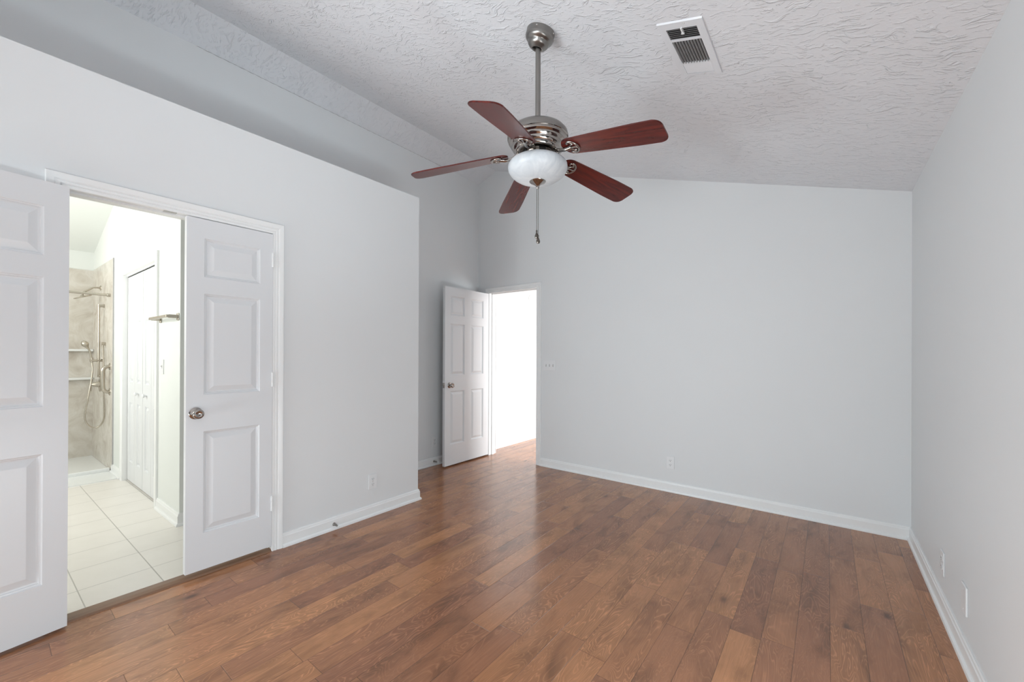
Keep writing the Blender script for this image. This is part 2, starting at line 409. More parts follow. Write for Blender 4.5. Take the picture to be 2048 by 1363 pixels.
# bathroom door frame: casing + jambs + stops
bm = new(); casing(bm, 0, XW, 1, YL, YR, ZT, CW)
xa, xb = XW-0.118, XW+0.002
box(bm, xa, xb, YL-0.018, YL-0.003, 0, ZT+0.003); box(bm, xa, xb, YR+0.003, YR+0.018, 0, ZT+0.003); box(bm, xa, xb, YL-0.018, YR+0.018, ZT+0.003, ZT+0.02)
box(bm, xa+0.03, XW-0.036, YL-0.003, YL+0.007, 0, ZT+0.003); box(bm, xa+0.03, XW-0.036, YR-0.007, YR+0.003, 0, ZT+0.003); box(bm, xa+0.03, XW-0.036, YL+0.007, YR-0.007, ZT-0.008, ZT+0.003)
casing(bm, 0, XW-0.115, -1, YL, YR, ZT, 0.06)
fr = struct(obj('trim_1', bm, M_TRIM), 'white fluted casing around the bathroom doorway', 'door frame')
bm = new(); box(bm, XW-0.034, XW-0.006, 0.60, 0.655, ZT-0.0005, ZT+0.0045)
obj('catch_plate', bm, M_CHROME, fr)
# bedroom door frame
bm = new(); casing(bm, 1, YF, -1, FXL, FXR, ZT, 0.0645)
ya, yb2 = YF-0.002, YF+0.122
box(bm, FXL-0.018, FXL-0.003, ya, yb2, 0, ZT+0.003); box(bm, FXR+0.003, FXR+0.018, ya, yb2, 0, ZT+0.003); box(bm, FXL-0.018, FXR+0.018, ya, yb2, ZT+0.003, ZT+0.02)
box(bm, FXL-0.003, FXL+0.008, YF+0.04, YF+0.075, 0, ZT+0.003); box(bm, FXR-0.008, FXR+0.003, YF+0.04, YF+0.075, 0, ZT+0.003); box(bm, FXL, FXR, YF+0.04, YF+0.075, ZT-0.008, ZT+0.003)
casing(bm, 1, YF+0.12, 1, FXL, FXR, ZT, 0.0645)
fr = struct(obj('trim_2', bm, M_TRIM), 'white casing around the bedroom doorway to the bright hall', 'door frame')
bm = new(); box(bm, FXR-0.0005, FXR+0.0045, YF+0.004, YF+0.036, 0.915, 0.975)
obj('strike_plate', bm, M_CHROME, fr)

# baseboards
BP = [(0.0, 0.0905), (0.005, 0.0905), (0.0085, 0.084), (0.0095, 0.076), (0.013, 0.070), (0.013, 0.022), (0.017, 0.0205), (0.0215, 0.0155), (0.0235, 0.008), (0.0235, 0.0), (0.0, 0.0)]
def bb(name, path, label, mat=None):
    bm = new(); sweep(bm, path, BP)
    return struct(obj(name, bm, mat or M_TRIM), label, 'baseboard')
bb('baseboard_left', [(XW, YR+CW), (XW, YE), (XD, YE)], 'white baseboard with shoe moulding wrapping the box corner')
bb('baseboard_alcove', [(XD, YE), (XD, YF), (FXL-0.0645, YF)], 'white baseboard at the foot of the set-back wall')
bb('baseboard_far', [(FXR+0.0645, YF), (XR, YF)], 'white baseboard along the far wall')
bb('baseboard_right', [(XR, YF-0.0), (XR, YB)], 'white baseboard along the right wall')
bb('baseboard_near', [(XW, LY1), (XW, YL-CW)], 'white baseboard left of the bathroom doorway')
bb('baseboard_back', [(XR, YB), (XW, YB)], 'white baseboard behind the viewpoint')

# wooden threshold of the bathroom doorway
bm = new(); prism(bm, [(XW-0.075, 0.0), (XW-0.07, 0.010), (XW-0.02, 0.013), (XW+0.006, 0.009), (XW+0.012, 0.0)], 1, YL-0.003, YR+0.003)
struct(obj('trim_3', bm, M_THRESH), 'brown wooden threshold strip between hardwood and bathroom tile', 'threshold')

# ------------------------------------------------------------------ unseen openings: patio door, and frames added for the fills
def window(name, axis, pos, a0, a1, z0, z1, label):
    bm = new()
    def bx(p0, p1, q0, q1, r0, r1):
        if axis == 0: box(bm, p0, p1, q0, q1, r0, r1)
        else: box(bm, q0, q1, p0, p1, r0, r1)
    lo, hi = pos
    for (q0, q1, r0, r1) in ((a0, a0+0.04, z0, z1), (a1-0.04, a1, z0, z1), (a0, a1, z0, z0+0.04), (a0, a1, z1-0.04, z1), (a0, a1, (z0+z1)/2-0.02, (z0+z1)/2+0.02), ((a0+a1)/2-0.02, (a0+a1)/2+0.02, z0, z1)):
        bx(lo, hi, q0, q1, r0, r1)
    return struct(obj(name, bm, M_TRIM), label, 'window')
window('window_1', 1, (YB-0.09, YB-0.05), BWX0, BWX1, BWZ0, BWZ1, 'white framed sliding glass door frame behind the viewpoint')

window('fill_frame_left', 0, (XW-0.09, XW-0.05), LY0, LY1, LZ0, LZ1, 'unseen white frame added around the fill light in the left wall')  # frame added to house the low left fill
window('fill_frame_right', 0, (XR+0.05, XR+0.09), SWY0, SWY1, SWZ0, SWZ1, 'tall unseen white frame added around the fill light in the right wall')  # frame added to house the right-hand fills
# ================================================================== DOORS
def ring_panel(bm, x0, x1, z0, z1, yf, s, wbev=0.046, flip=False):
    """moulded raised panel inside the rectangle, on the face y=yf; s=+1 outward +Y"""
    k = wbev/0.046
    steps = [(0, 0), (0.004*k, 0.0055), (0.008*k, 0.0062), (0.012*k, 0.0118), (0.017*k, 0.0130), (0.046*k, 0.0028), (0.048*k, 0.0024)]
    prev = None
    for (i, d) in steps:
        q = [bm.verts.new(p) for p in ((x0+i, yf-s*d, z0+i), (x1-i, yf-s*d, z0+i), (x1-i, yf-s*d, z1-i), (x0+i, yf-s*d, z1-i))]
        if prev:
            for k2 in range(4): bm.faces.new((prev[k2], prev[(k2+1) % 4], q[(k2+1) % 4], q[k2]))
        prev = q
    bm.faces.new(prev)
def leaf_bm(w, h, t, cols, rows, wbev=0.046):
    """leaf from x=0..w, y=-t..0, z=0..h with panels on both faces"""
    bm = new()
    xs = [0] + [v for c in cols for v in c] + [w]; zs = [0] + [v for r in rows for v in r] + [h]
    for (yf, s) in ((0, 1), (-t, -1)):
        for i in range(len(xs)-1):
            for j in range(len(zs)-1):
                if i % 2 == 1 and j % 2 == 1: ring_panel(bm, xs[i], xs[i+1], zs[j], zs[j+1], yf, s, wbev)
                else: bm.faces.new([bm.verts.new(p) for p in ((xs[i], yf, zs[j]), (xs[i+1], yf, zs[j]), (xs[i+1], yf, zs[j+1]), (xs[i], yf, zs[j+1]))])
    for (a, b) in (((0, 0), (w, 0)), ((w, 0), (w, h)), ((w, h), (0, h)), ((0, h), (0, 0))):
        bm.faces.new([bm.verts.new(p) for p in ((a[0], 0, a[1]), (b[0], 0, b[1]), (b[0], -t, b[1]), (a[0], -t, a[1]))])
    bmesh.ops.remove_doubles(bm, verts=bm.verts, dist=1e-5)
    return bm
KNOB = [(0.0, 0.0), (0.032, 0.0), (0.033, 0.003), (0.030, 0.007), (0.022, 0.010), (0.0135, 0.013), (0.011, 0.018), (0.0115, 0.026), (0.017, 0.031), (0.0245, 0.037), (0.0275, 0.046), (0.0265, 0.054), (0.022, 0.059), (0.0175, 0.060), (0.014, 0.057), (0.0, 0.056)]
def knob(parent, x, z, y, s, name='door_knob'):
    bm = new(); lathe(bm, KNOB, 36, Matrix.Translation((x, y, z)) @ Matrix.Rotation(-s*PI/2, 4, 'X'))
    return obj(name, bm, M_NICKEL, parent, True)
def hinge(parent, x, z, y):
    bm = new(); tube(bm, [(x, y, z-0.045), (x, y, z-0.016)], 0.0065, 12); tube(bm, [(x, y, z-0.015), (x, y, z+0.015)], 0.0065, 12); tube(bm, [(x, y, z+0.016), (x, y, z+0.045)], 0.0065, 12)
    lathe(bm, [(0, 0.052), (0.004, 0.050), (0.005, 0.046), (0.0, 0.046)], 12, Matrix.Translation((x, y, z)))
    return obj('hinge', bm, M_TRIM, parent, True)
ROWS = [(0.208, 0.790), (1.000, 1.578), (1.674, 1.895)]
def door(name, label, loc, rotz, w, h, cols, rows, t=0.035, bev=0.046):
    e = thing(name, label, 'door', loc, rotz); e['kind'] = 'structure'
    obj('leaf', leaf_bm(w, h, t, cols, rows, bev), M_DOOR, e)
    return e
# right leaf of the double bathroom door (closed), left leaf (swung open against the wall)
d = door('door_2', 'closed narrow three-panel bathroom door leaf with one silver knob', (XC-0.004, YR-0.0015, 0.036), R(-90), 0.447, 2.004, [(0.073, 0.364)], ROWS)
knob(d, YR-0.741, 0.933-0.036, 0, 1); knob(d, YR-0.741, 0.933-0.036, -0.035, -1)
for z in (1.872, 1.106, 0.309): hinge(d, 0.0005, z-0.036, 0.004)
d = door('door_1', 'open bathroom door leaf at the left edge, swung back toward the viewer', (-2.776, 0.245, 0.014), math.atan2(-0.987, 0.16), 0.447, 2.024, [(0.0785, 0.3685)], [(a+0.018, b+0.018) for a, b in ROWS])
knob(d, 0.405, 0.919, 0, 1); knob(d, 0.405, 0.919, -0.035, -1)
for z in (1.858, 1.092, 0.295): hinge(d, -0.003, z, -0.036)
d = door('door_3', 'white six-panel bedroom door standing open into the room', (-3.3845, 3.9035, 0.016), R(-89.7), 0.745, 2.022, [(0.100, 0.317), (0.433, 0.661)], [(0.232, 0.838), (1.018, 1.605), (1.702, 1.922)], bev=0.040)
knob(d, 0.745-0.072, 0.908, 0, 1); knob(d, 0.745-0.072, 0.908, -0.035, -1)
bm = new(); box(bm, 0.7445, 0.7465, -0.031, -0.004, 0.88, 0.936); box(bm, 0.7465, 0.753, -0.024, -0.011, 0.90, 0.916)
obj('latch_plate', bm, M_NICKEL, d)
for z in (1.84, 1.08, 0.20): hinge(d, -0.004, z, -0.037)

# ================================================================== CEILING FAN
FX, FY = -1.169, 1.7235
fan = thing('ceiling_fan', 'five-blade cherry ceiling fan with nickel body and white glass bowl light', 'ceiling fan', (FX, FY, 2.32))
def fz(z): return z - 2.32
SL = (ZR-ZK)/(XR-XK); tilt_c = Matrix.Rotation(math.atan(-SL), 4, 'Y')
cz = zceil(FX)
# canopy: a stepped dome lying against the sloped ceiling
bm = new()
CAN = [(0.0, 0.0), (0.070, 0.0), (0.072, -0.004), (0.0715, -0.024), (0.0725, -0.026), (0.0725, -0.030), (0.070, -0.040), (0.064, -0.048), (0.056, -0.052), (0.054, -0.055), (0.052, -0.065), (0.044, -0.074), (0.036, -0.078), (0.034, -0.080), (0.030, -0.083), (0.025, -0.083), (0.023, -0.080), (0.022, -0.060), (0.0, -0.055)]
lathe(bm, CAN, 56, Matrix.Translation((0, 0, fz(cz))) @ tilt_c @ Matrix.Translation((0.018, 0.0, 0.0)))
can = obj('canopy', bm, M_BRUSH, fan, True)
pm = Matrix.Translation((0, 0, fz(cz))) @ tilt_c @ Matrix.Translation((0.018, 0, 0))
for ang in (-70, 10, 110, 200):
    bm = new(); lathe(bm, [(0.004, 0.0), (0.0045, 0.002), (0.003, 0.004), (0.0, 0.0045)], 10, pm @ Matrix.Rotation(R(ang), 4, 'Z') @ Matrix.Translation((0.0715, 0, -0.013)) @ Matrix.Rotation(PI/2, 4, 'Y'))
    obj('canopy_screw', bm, M_CHROME, can, True)
bm = new(); lathe(bm, [(0.0, fz(2.875)), (0.0133, fz(2.875)), (0.0133, fz(2.47)), (0.0, fz(2.47))], 24)
obj('downrod', bm, M_BRUSH, fan, True)
# motor housing
bm = new()
MOT = [(0.0133, 2.470), (0.024, 2.468), (0.028, 2.452), (0.050, 2.438), (0.085, 2.431), (0.112, 2.423), (0.118, 2.4195), (0.121, 2.4185), (0.138, 2.408), (0.150, 2.394), (0.1545, 2.378), (0.1545, 2.366)]
lathe(bm, [(r, fz(z)) for r, z in MOT], 72)
hous = obj('motor_housing', bm, M_BRUSH, fan, True)
bm = new()
TIER = [(0.1545, 2.366), (0.1500, 2.364), (0.1490, 2.360), (0.1505, 2.357), (0.1500, 2.352), (0.1440, 2.347), (0.1410, 2.345), (0.1420, 2.342), (0.1400, 2.335), (0.1330, 2.330), (0.1310, 2.327), (0.1315, 2.323), (0.1270, 2.314), (0.1190, 2.308), (0.1165, 2.306), (0.1160, 2.303), (0.1080, 2.294), (0.095, 2.289), (0.060, 2.287), (0.0, 2.287)]
lathe(bm, [(r, fz(z)) for r, z in TIER], 72)
obj('tiered_ring', bm, M_NICKEL, hous, True)
bm = new(); lathe(bm, [(r, fz(z)) for r, z in [(0.0, 2.288), (0.078, 2.288), (0.080, 2.284), (0.080, 2.276), (0.076, 2.273), (0.058, 2.272), (0.055, 2.268), (0.055, 2.258), (0.112, 2.2555), (0.116, 2.2515), (0.0, 2.250)]], 48)
obj('switch_housing', bm, M_NICKEL, fan, True)
for k in range(5):
    M = Matrix.Rotation(R(285.6 + 72*k + 36), 4, 'Z')
    bm = new(); box(bm, 0.050, 0.0825, -0.017, 0.017, fz(2.270), fz(2.2885), 0, 0.002)
    for v in bm.verts: v.co = M @ v.co
    obj('flywheel_block', bm, M_BLACKMETAL, fan)

# blades: droop and pitch
R0, R1, DROOP, BP_, ZB = 0.151, 0.6535, math.atan(0.1675), R(-12.5), 2.281
def blade_bm():
    bm = new(); L = R1-R0; out = []
    wr, wt = 0.054, 0.0705
    def hw(x): return wr + (wt-wr)*min(1, x/(L*0.75))
    top = []
    for k in range(9):                                # rounded root
        a = PI - k*(PI/2)/8; top.append((0.046+0.046*math.cos(a), hw(0.03)*math.sin(a)))
    for k in range(1, 9): x = 0.046 + (L-0.046-0.036)*k/8; top.append((x, hw(x)))
    for k in range(1, 9):
        a = PI/2 - k*(PI/2)/8; top.append((L-0.036+0.036*math.cos(a)*1.0, hw(L)-0.036+0.036*math.sin(a)))
    bot = [(x, -y) for (x, y) in reversed(top)]
    pts = top + [p for p in bot if p not in top]
    pl = []
    for p in pts:
        if not pl or (abs(p[0]-pl[-1][0]) + abs(p[1]-pl[-1][1])) > 1e-5: pl.append(p)
    if abs(pl[0][0]-pl[-1][0]) + abs(pl[0][1]-pl[-1][1]) < 1e-5: pl.pop()
    prism(bm, pl, 2, -0.003, 0.003)
    es = [e for e in bm.edges if abs(e.verts[0].co.z-e.verts[1].co.z) < 1e-6]
    bmesh.ops.bevel(bm, geom=es, offset=0.0014, segments=2, affect='EDGES')
    return bm
def bracket_bm():
    """blade iron seen from below: arm, crescent plate, two scrolls, three screws (local to blade root)"""
    bm = new()
    arm = spline([(-0.085, 0.012, 0.016), (-0.055, 0.006, 0.004), (-0.02, 0, -0.012), (0.02, 0, -0.014), (0.05, 0, -0.008)], 6)
    tube(bm, arm, [0.010]*6 + [0.0085]*(len(arm)-12) + [0.008]*6, 12)
    cres = [(0.052+0.036*math.cos(a), 0.040*math.sin(a), -0.0065) for a in [R(-100 + 200*k/24) for k in range(25)]]
    tube(bm, cres, [0.0035] + [0.0055]*23 + [0.0035], 10)
    for s in (-1, 1):
        sc = spline([(0.02, s*0.004, -0.012), (0.045, s*0.010, -0.009), (0.062, s*0.024, -0.008), (0.055, s*0.036, -0.007), (0.040, s*0.033, -0.007), (0.042, s*0.024, -0.007)], 6)
        tube(bm, sc, 0.0042, 10)
    tube(bm, [(0.03, 0, -0.009), (0.086, 0, -0.0065)], 0.0045, 10)
    for p in ((0.066, -0.022), (0.066, 0.022), (0.084, 0.0)):
        lathe(bm, [(0.0, -0.0115), (0.004, -0.011), (0.0065, -0.008), (0.0065, -0.003)], 12, Matrix.Translation((p[0], p[1], 0)))
    return bm
tiltM = Matrix(((1, 0, 0), (0, 1, 0), (-0.0199, 0.0242, 1))).to_4x4()
blade0 = br0 = None
for k in range(5):
    a = R(285.63 + 72*k)
    M = Matrix.Translation((0, 0, fz(ZB))) @ tiltM @ Matrix.Rotation(a, 4, 'Z') @ Matrix.Translation((R0, 0, 0)) @ Matrix.Rotation(DROOP, 4, 'Y') @ Matrix.Rotation(BP_, 4, 'X')
    if k == 0:
        b = blade0 = obj('blade', blade_bm(), M_BLADE, fan); br = br0 = obj('blade_bracket', bracket_bm(), M_NICKEL, b, True)
    else:
        b = blade0.copy(); C.objects.link(b); b.parent = fan
        br = br0.copy(); C.objects.link(br); br.parent = b
    loc, rq, _ = M.decompose(); b.rotation_mode = 'QUATERNION'; b.rotation_quaternion = rq; b.location = loc
# light kit
bm = new()
BOWL = [(0.118, 2.252), (0.132, 2.2495), (0.1430, 2.243), (0.1495, 2.233), (0.1510, 2.222), (0.1490, 2.209), (0.1410, 2.195), (0.1260, 2.180), (0.1060, 2.167), (0.080, 2.158), (0.050, 2.153), (0.0, 2.151)]
inner = [(max(0.0, r-0.005), z+0.004) for r, z in reversed(BOWL)]
lathe(bm, [(r, fz(z)) for r, z in BOWL + []], 72); lathe(bm, [(r, fz(z)) for r, z in inner], 72)
lathe(bm, [(0.118, fz(2.252)), (0.113, fz(2.256))], 72)
obj('glass_bowl', bm, M_BOWL, fan, True)
bm = new(); lathe(bm, [(r, fz(z)) for r, z in [(0.0, 2.154), (0.040, 2.155), (0.042, 2.152), (0.040, 2.149), (0.026, 2.142), (0.014, 2.134), (0.0085, 2.128), (0.0085, 2.120), (0.006, 2.116), (0.0, 2.115)]], 40)
obj('finial', bm, M_NICKEL, fan, True)
def chain(x, y, z0, z1, fob_big):
    bm = new()
    n = int((z0-z1)/0.0045)
    tube(bm, [(x, y, fz(z0)), (x, y, fz(z1))], 0.0011, 6)
    for i in range(n):
        z = fz(z0 - (z0-z1)*(i+0.5)/n)
        lathe(bm, [(0.0, z+0.0018), (0.0018, z), (0.0, z-0.0018)], 6, Matrix.Translation((x, y, 0)))
    c = obj('pull_chain', bm, M_FOB, fan, True)
    bm = new(); lathe(bm, [(0.0, 0.012), (0.003, 0.011), (0.0045, 0.006), (0.003, 0.0), (0.005, -0.006), (0.0095, -0.018), (0.010, -0.024), (0.007, -0.031), (0.0, -0.033)], 16, Matrix.Translation((x, y, fz(z1))))
    obj('fob', bm, M_FOB, c, True)
chain(-0.0045, 0.000, 2.12, 1.895, True); chain(0.006, -0.002, 2.12, 1.868, True)

# ================================================================== AIR VENT on the slope
vx, vy = -0.509, 2.032
ang = math.atan(SL)     # slope along x
vent = thing('air_vent', 'white three-way ceiling air register with louvers partly tinted for shade', 'air vent', (vx, vy, zceil(vx)), rot=(0, -ang, 0))
# local X along slope, Y along room, Z up (negative = into the room)
bm = new(); hx, hy = 0.0985, 0.207
ix, secs = 0.067, [(-0.166, -0.090), (-0.078, 0.094), (0.104, 0.188)]
d0 = -0.007
def plate(bm, xa, xb_, ya_, yb_, z0=d0, z1=-0.0005): box(bm, xa, xb_, ya_, yb_, z0, z1)
ys = [-hy] + [v for s in secs for v in s] + [hy]
plate(bm, -hx, -ix, -hy, hy); plate(bm, ix, hx, -hy, hy)
for a, b in ((ys[0], ys[1]), (ys[2], ys[3]), (ys[4], ys[5]), (ys[6], ys[7])): plate(bm, -ix, ix, a, b)
prism(bm, [(-hy-0.004, -0.0005), (-hy, -0.0005), (-hy, d0)], 0, -hx, hx)
prism(bm, [(hy, -0.0005), (hy+0.004, -0.0005), (hy, d0)], 0, -hx, hx)
obj('frame', bm, M_VENT, vent)
bm = new(); box(bm, -ix-0.004, ix+0.004, secs[0][0]-0.004, secs[2][1]+0.004, -0.0015, -0.0008)
obj('duct_shade_sheet', bm, M_DUCT, vent)  # thin near-black sheet painted as the shaded duct behind the louvers
def louver(pts_center, along, length, tiltang, mat):
    bm = new(); cx_, cy_ = pts_center; hl = length/2; w_ = 0.0062
    c, s = math.cos(tiltang)*w_, math.sin(tiltang)*w_
    if along == 'x': prism(bm, [(cy_-c, -0.0048-s), (cy_-c+0.0012, -0.0048-s-0.0002), (cy_+c, -0.0048+s), (cy_+c-0.0012, -0.0048+s+0.0002)], 0, cx_-hl, cx_+hl)
    else: prism(bm, [(cx_-c, -0.0048-s), (cx_-c+0.0012, -0.0048-s), (cx_+c, -0.0048+s), (cx_+c-0.0012, -0.0048+s)], 1, cy_-hl, cy_+hl)
    return obj('louver', bm, mat, vent)
for k in range(6): louver((0, secs[0][0]+0.0085+0.0122*k), 'x', 2*ix, R(34), M_SLATDARK)  # darker copy of the vent enamel, shade put into the colour
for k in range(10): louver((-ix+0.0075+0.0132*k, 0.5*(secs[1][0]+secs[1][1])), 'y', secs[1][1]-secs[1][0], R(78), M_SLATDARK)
for k in range(6): louver((0, secs[2][0]+0.0075+0.0134*k), 'x', 2*ix, R(-14), M_VENT)
bm = new(); box(bm, 0.0, 0.006, -0.172, -0.138, -0.014, -0.004); box(bm, -0.003, 0.010, -0.144, -0.136, -0.016, -0.012)
obj('damper_lever', bm, M_PLASTIC, vent)
for y in (-0.195, 0.197):
    bm = new(); lathe(bm, [(0.0, -0.0095), (0.0025, -0.009), (0.004, -0.007), (0.004, -0.006)], 10, Matrix.Translation((0.02, y, 0)))
    obj('screw', bm, M_CHROME, vent, True)

# ================================================================== WALL PLATES
# local frame: X along the wall, Y out of the wall, Z up
def plate_bm(w, h, t=0.0055):
    bm = new(); box(bm, -w/2, w/2, 0.0002, t, -h/2, h/2, 0, 0.0022); return bm
def rotz_for(n): return math.atan2(n[1], n[0]) - PI/2       # local +Y -> n
def outlet(label, loc, n, group='duplex outlets low on the walls'):
    e = thing('wall_outlet', label, 'outlet', loc, rotz_for(n), group)
    obj('cover_plate', plate_bm(0.072, 0.117), M_PLASTIC, e)
    for zc in (0.0205, -0.0205):
        bm = new(); pts = []
        for k in range(40):
            a = 2*PI*k/40; pts.append((0.0168*math.cos(a), max(-0.0135, min(0.0135, 0.0168*math.sin(a)))+zc))
        ded = []
        for p in pts:
            if not ded or abs(p[0]-ded[-1][0])+abs(p[1]-ded[-1][1]) > 1e-4: ded.append(p)
        prism(bm, ded, 1, 0.005, 0.0072)
        rc = obj('receptacle', bm, M_PLASTIC, e)
        bm = new(); box(bm, -0.0075, -0.0050, 0.0068, 0.0075, zc-0.001, zc+0.008); box(bm, 0.0050, 0.0075, 0.0068, 0.0075, zc-0.001, zc+0.007)
        lathe(bm, [(0.0, 0.0075), (0.0026, 0.0075), (0.0026, 0.006)], 10, Matrix.Translation((0, 0, zc-0.0075)) @ Matrix.Rotation(-PI/2, 4, 'X'))
        obj('slot', bm, M_DARK, rc)
    bm = new(); lathe(bm, [(0.0, 0.0066), (0.0025, 0.0062), (0.003, 0.005)], 10, Matrix.Rotation(-PI/2, 4, 'X'))
    obj('screw', bm, M_CHROME, e)
    return e
outlet('white outlet on the left wall between bathroom door and box corner', (XW, 1.886, 0.268), (1, 0))
outlet('white outlet on the set-back wall beside the open bedroom door', (XD, 3.188, 0.265), (1, 0))
outlet('white outlet low in the middle of the far wall', (-1.158, YF, 0.270), (0, -1))
outlet('white outlet on the right wall, nearer the room corner', (XR, 2.949, 0.238), (-1, 0))
outlet('white outlet on the hall wall seen through the bedroom doorway', (-3.55, 4.74, 0.262), (1, 0))
e = thing('cover_plate', 'blank white cover plate on the right wall, nearest the camera', 'cover plate', (XR, 2.530, 0.253), rotz_for((-1, 0)))
obj('plate', plate_bm(0.078, 0.120, 0.007), M_PLASTIC, e)
for z in (-0.042, 0.042):
    bm = new(); lathe(bm, [(0.0, 0.0082), (0.0025, 0.0078), (0.003, 0.006)], 10, Matrix.Translation((0, 0, z)) @ Matrix.Rotation(-PI/2, 4, 'X'))
    obj('screw', bm, M_PLASTIC, e)
def switch(name, label, loc, n, gangs, w):
    e = thing(name, label, 'light switch', loc, rotz_for(n))
    obj('cover_plate', plate_bm(w, 0.117), M_PLASTIC, e)
    for g in range(gangs):
        x = (g-(gangs-1)/2)*0.046
        bm = new(); box(bm, x-0.006, x+0.006, 0.005, 0.0062, -0.013, 0.013); fr = obj('toggle_recess', bm, M_SLATDARK, e)
        bm = new(); prism(bm, [(0.005, -0.004), (0.005, 0.004), (0.016, 0.010), (0.016, 0.005)], 0, x-0.0042, x+0.0042)
        obj('toggle', bm, M_PLASTIC, e)
    return e
switch('switch_plate', 'three-toggle white switch plate right of the bedroom doorway', (-2.490, YF, 1.152), (0, -1), 3, 0.166)

# door stops
def stop(label, loc, n, ln=0.072):
    e = thing('door_stop', label, 'door stop', loc, rotz_for(n), 'door stops on the baseboards')
    Rm = Matrix.Rotation(-PI/2, 4, 'X')
    bm = new(); lathe(bm, [(0.0, 0.0), (0.012, 0.0), (0.012, 0.003), (0.008, 0.008), (0.0, 0.008)], 20, Rm); obj('base', bm, M_BRUSH, e, True)
    bm = new()
    pr = [(0.0, 0.006)] + [(0.0075-0.003*k/16 + (0.0008 if k % 2 else 0), 0.007+(ln-0.018)*k/16) for k in range(17)] + [(0.0, ln-0.011)]
    lathe(bm, pr, 16, Rm); obj('spring', bm, M_BRUSH, e, True)
    bm = new(); lathe(bm, [(0.0, ln-0.012), (0.0062, ln-0.012), (0.0068, ln-0.004), (0.005, ln), (0.0, ln)], 16, Rm); obj('rubber_tip', bm, M_RUBBER, e, True)
stop('silver door stop on the baseboard of the left wall', (XW+0.012, 1.562, 0.040), (1, 0))
stop('silver door stop on the set-back baseboard behind the open door', (XD+0.012, 3.172, 0.046), (1, 0))

# ================================================================== HALL beyond the bedroom doorway
HX = -3.55
bm = new(); box(bm, HX-0.1, HX, YF+0.12, 8.0, 0, 2.5); struct(obj('wall_hall', bm, M_WALL), 'bright white hall wall seen through the bedroom doorway', 'wall')
bm = new(); box(bm, HX-0.1, 2.6, 7.9, 8.0, 0, 2.5); struct(obj('wall_hall_end', bm, M_WALL))
bm = new(); box(bm, 2.5, 2.6, YF+0.12, 7.9, 0, 2.5); struct(obj('wall_hall_side', bm, M_WALL))
bm = new(); box(bm, XR+0.1, 2.6, YF, YF+0.12, 0, 2.5); struct(obj('wall_hall_return', bm, M_WALL))
bm = new(); box(bm, HX-0.1, 2.6, YF+0.12, 8.0, 2.5, 2.6); struct(obj('ceiling_hall', bm, M_WALL))
bb('baseboard_hall', [(HX, YF+0.12), (HX, 7.9)], 'white baseboard of the hall')
e = thing('smoke_detector', 'small round white detector high on the hall wall', 'detector', (HX, 5.065, 2.115), rotz_for((1, 0)))
Rm = Matrix.Rotation(-PI/2, 4, 'X')
bm = new(); lathe(bm, [(0.0, 0.0), (0.062, 0.0), (0.063, 0.012), (0.058, 0.022), (0.045, 0.030), (0.0, 0.032)], 40, Rm); obj('housing', bm, M_PLASTIC, e, True)
bm = new(); lathe(bm, [(0.040, 0.0305), (0.042, 0.0325), (0.044, 0.0305)], 40, Rm); obj('sensor_ring', bm, M_SLATDARK, e, True)

# ================================================================== BATHROOM
TH = R(0.97)
BO = Vector((-3.79, 0.895)); BE = Vector((-math.cos(TH), -math.sin(TH))); BN = Vector((math.sin(TH), -math.cos(TH)))
BM = Matrix(((BE.x, BN.x, 0, BO.x), (BE.y, BN.y, 0, BO.y), (0, 0, 1, 0), (0, 0, 0, 1)))   # local (s along wall, d out of wall, z)
def bob(name, bm, mat, parent=None, smooth=False):
    for v in bm.verts: v.co = BM @ v.co
    return obj(name, bm, mat, parent, smooth)
def bpt(s, d, z): return BM @ Vector((s, d, z))
def bthing(name, label, cat, s, d, z, group=None):
    """an Empty on the bathroom wall; local X = along the wall to the back, Y = out of the wall"""
    e = thing(name, label, cat, bpt(s, d, z), 0, group)
    return e
def rel(bm, e):
    for v in bm.verts: v.co = (BM @ v.co) - e.location
    return bm
# walls (side wall with closet opening)
S_O0, S_O1, Z_O = 0.625, 1.775, 2.047      # closet opening
zc = lambda s: 2.50 + 0.325*(3.36-s)      # cathedral ceiling of the bathroom
bm = new()
prism(bm, [(0, 0), (S_O0, 0), (S_O0, zc(S_O0)), (0, zc(0))], 1, -0.12, 0)
prism(bm, [(S_O0, Z_O+0.005), (S_O1, Z_O+0.005), (S_O1, zc(S_O1)), (S_O0, zc(S_O0))], 1, -0.12, 0)
prism(bm, [(S_O1, 0), (3.48, 0), (3.48, zc(3.48)), (S_O1, zc(S_O1))], 1, -0.12, 0)
bob('wall_bathroom_side', bm, M_BWALL); struct(bpy.data.objects['wall_bathroom_side'], 'bathroom wall with the closet and shower fittings', 'wall')
bm = new(); box(bm, 0, 0.115, -1.4, -0.12, 0, 2.75); bob('wall_bathroom_return', bm, M_BWALL); struct(bpy.data.objects['wall_bathroom_return'])
bm = new(); box(bm, 3.36, 3.48, -0.0, 2.3, 0, 2.62); bob('wall_bathroom_back', bm, M_BWALL); struct(bpy.data.objects['wall_bathroom_back'])
bm = new(); box(bm, -7.6, XW-0.115, -1.1, -1.0, 0, 3.8); struct(obj('wall_bathroom_left', bm, M_BWALL))  # closed wall behind the added bathroom fills
bm = new()
prism(bm, [(-0.10, zc(-0.10)), (3.48, zc(3.48)), (3.48, zc(3.48)+0.1), (-0.10, zc(-0.10)+0.1)], 1, -0.2, 2.2)
bob('ceiling_bathroom', bm, M_BWALL); struct(bpy.data.objects['ceiling_bathroom'], 'white sloped bathroom ceiling', 'ceiling')
# closet interior back so that the gaps read dark
bm = new(); box(bm, S_O0-0.1, S_O1+0.1, -0.62, -0.60, 0, 2.3); bob('wall_closet', bm, M_BWALL); struct(bpy.data.objects['wall_closet'])
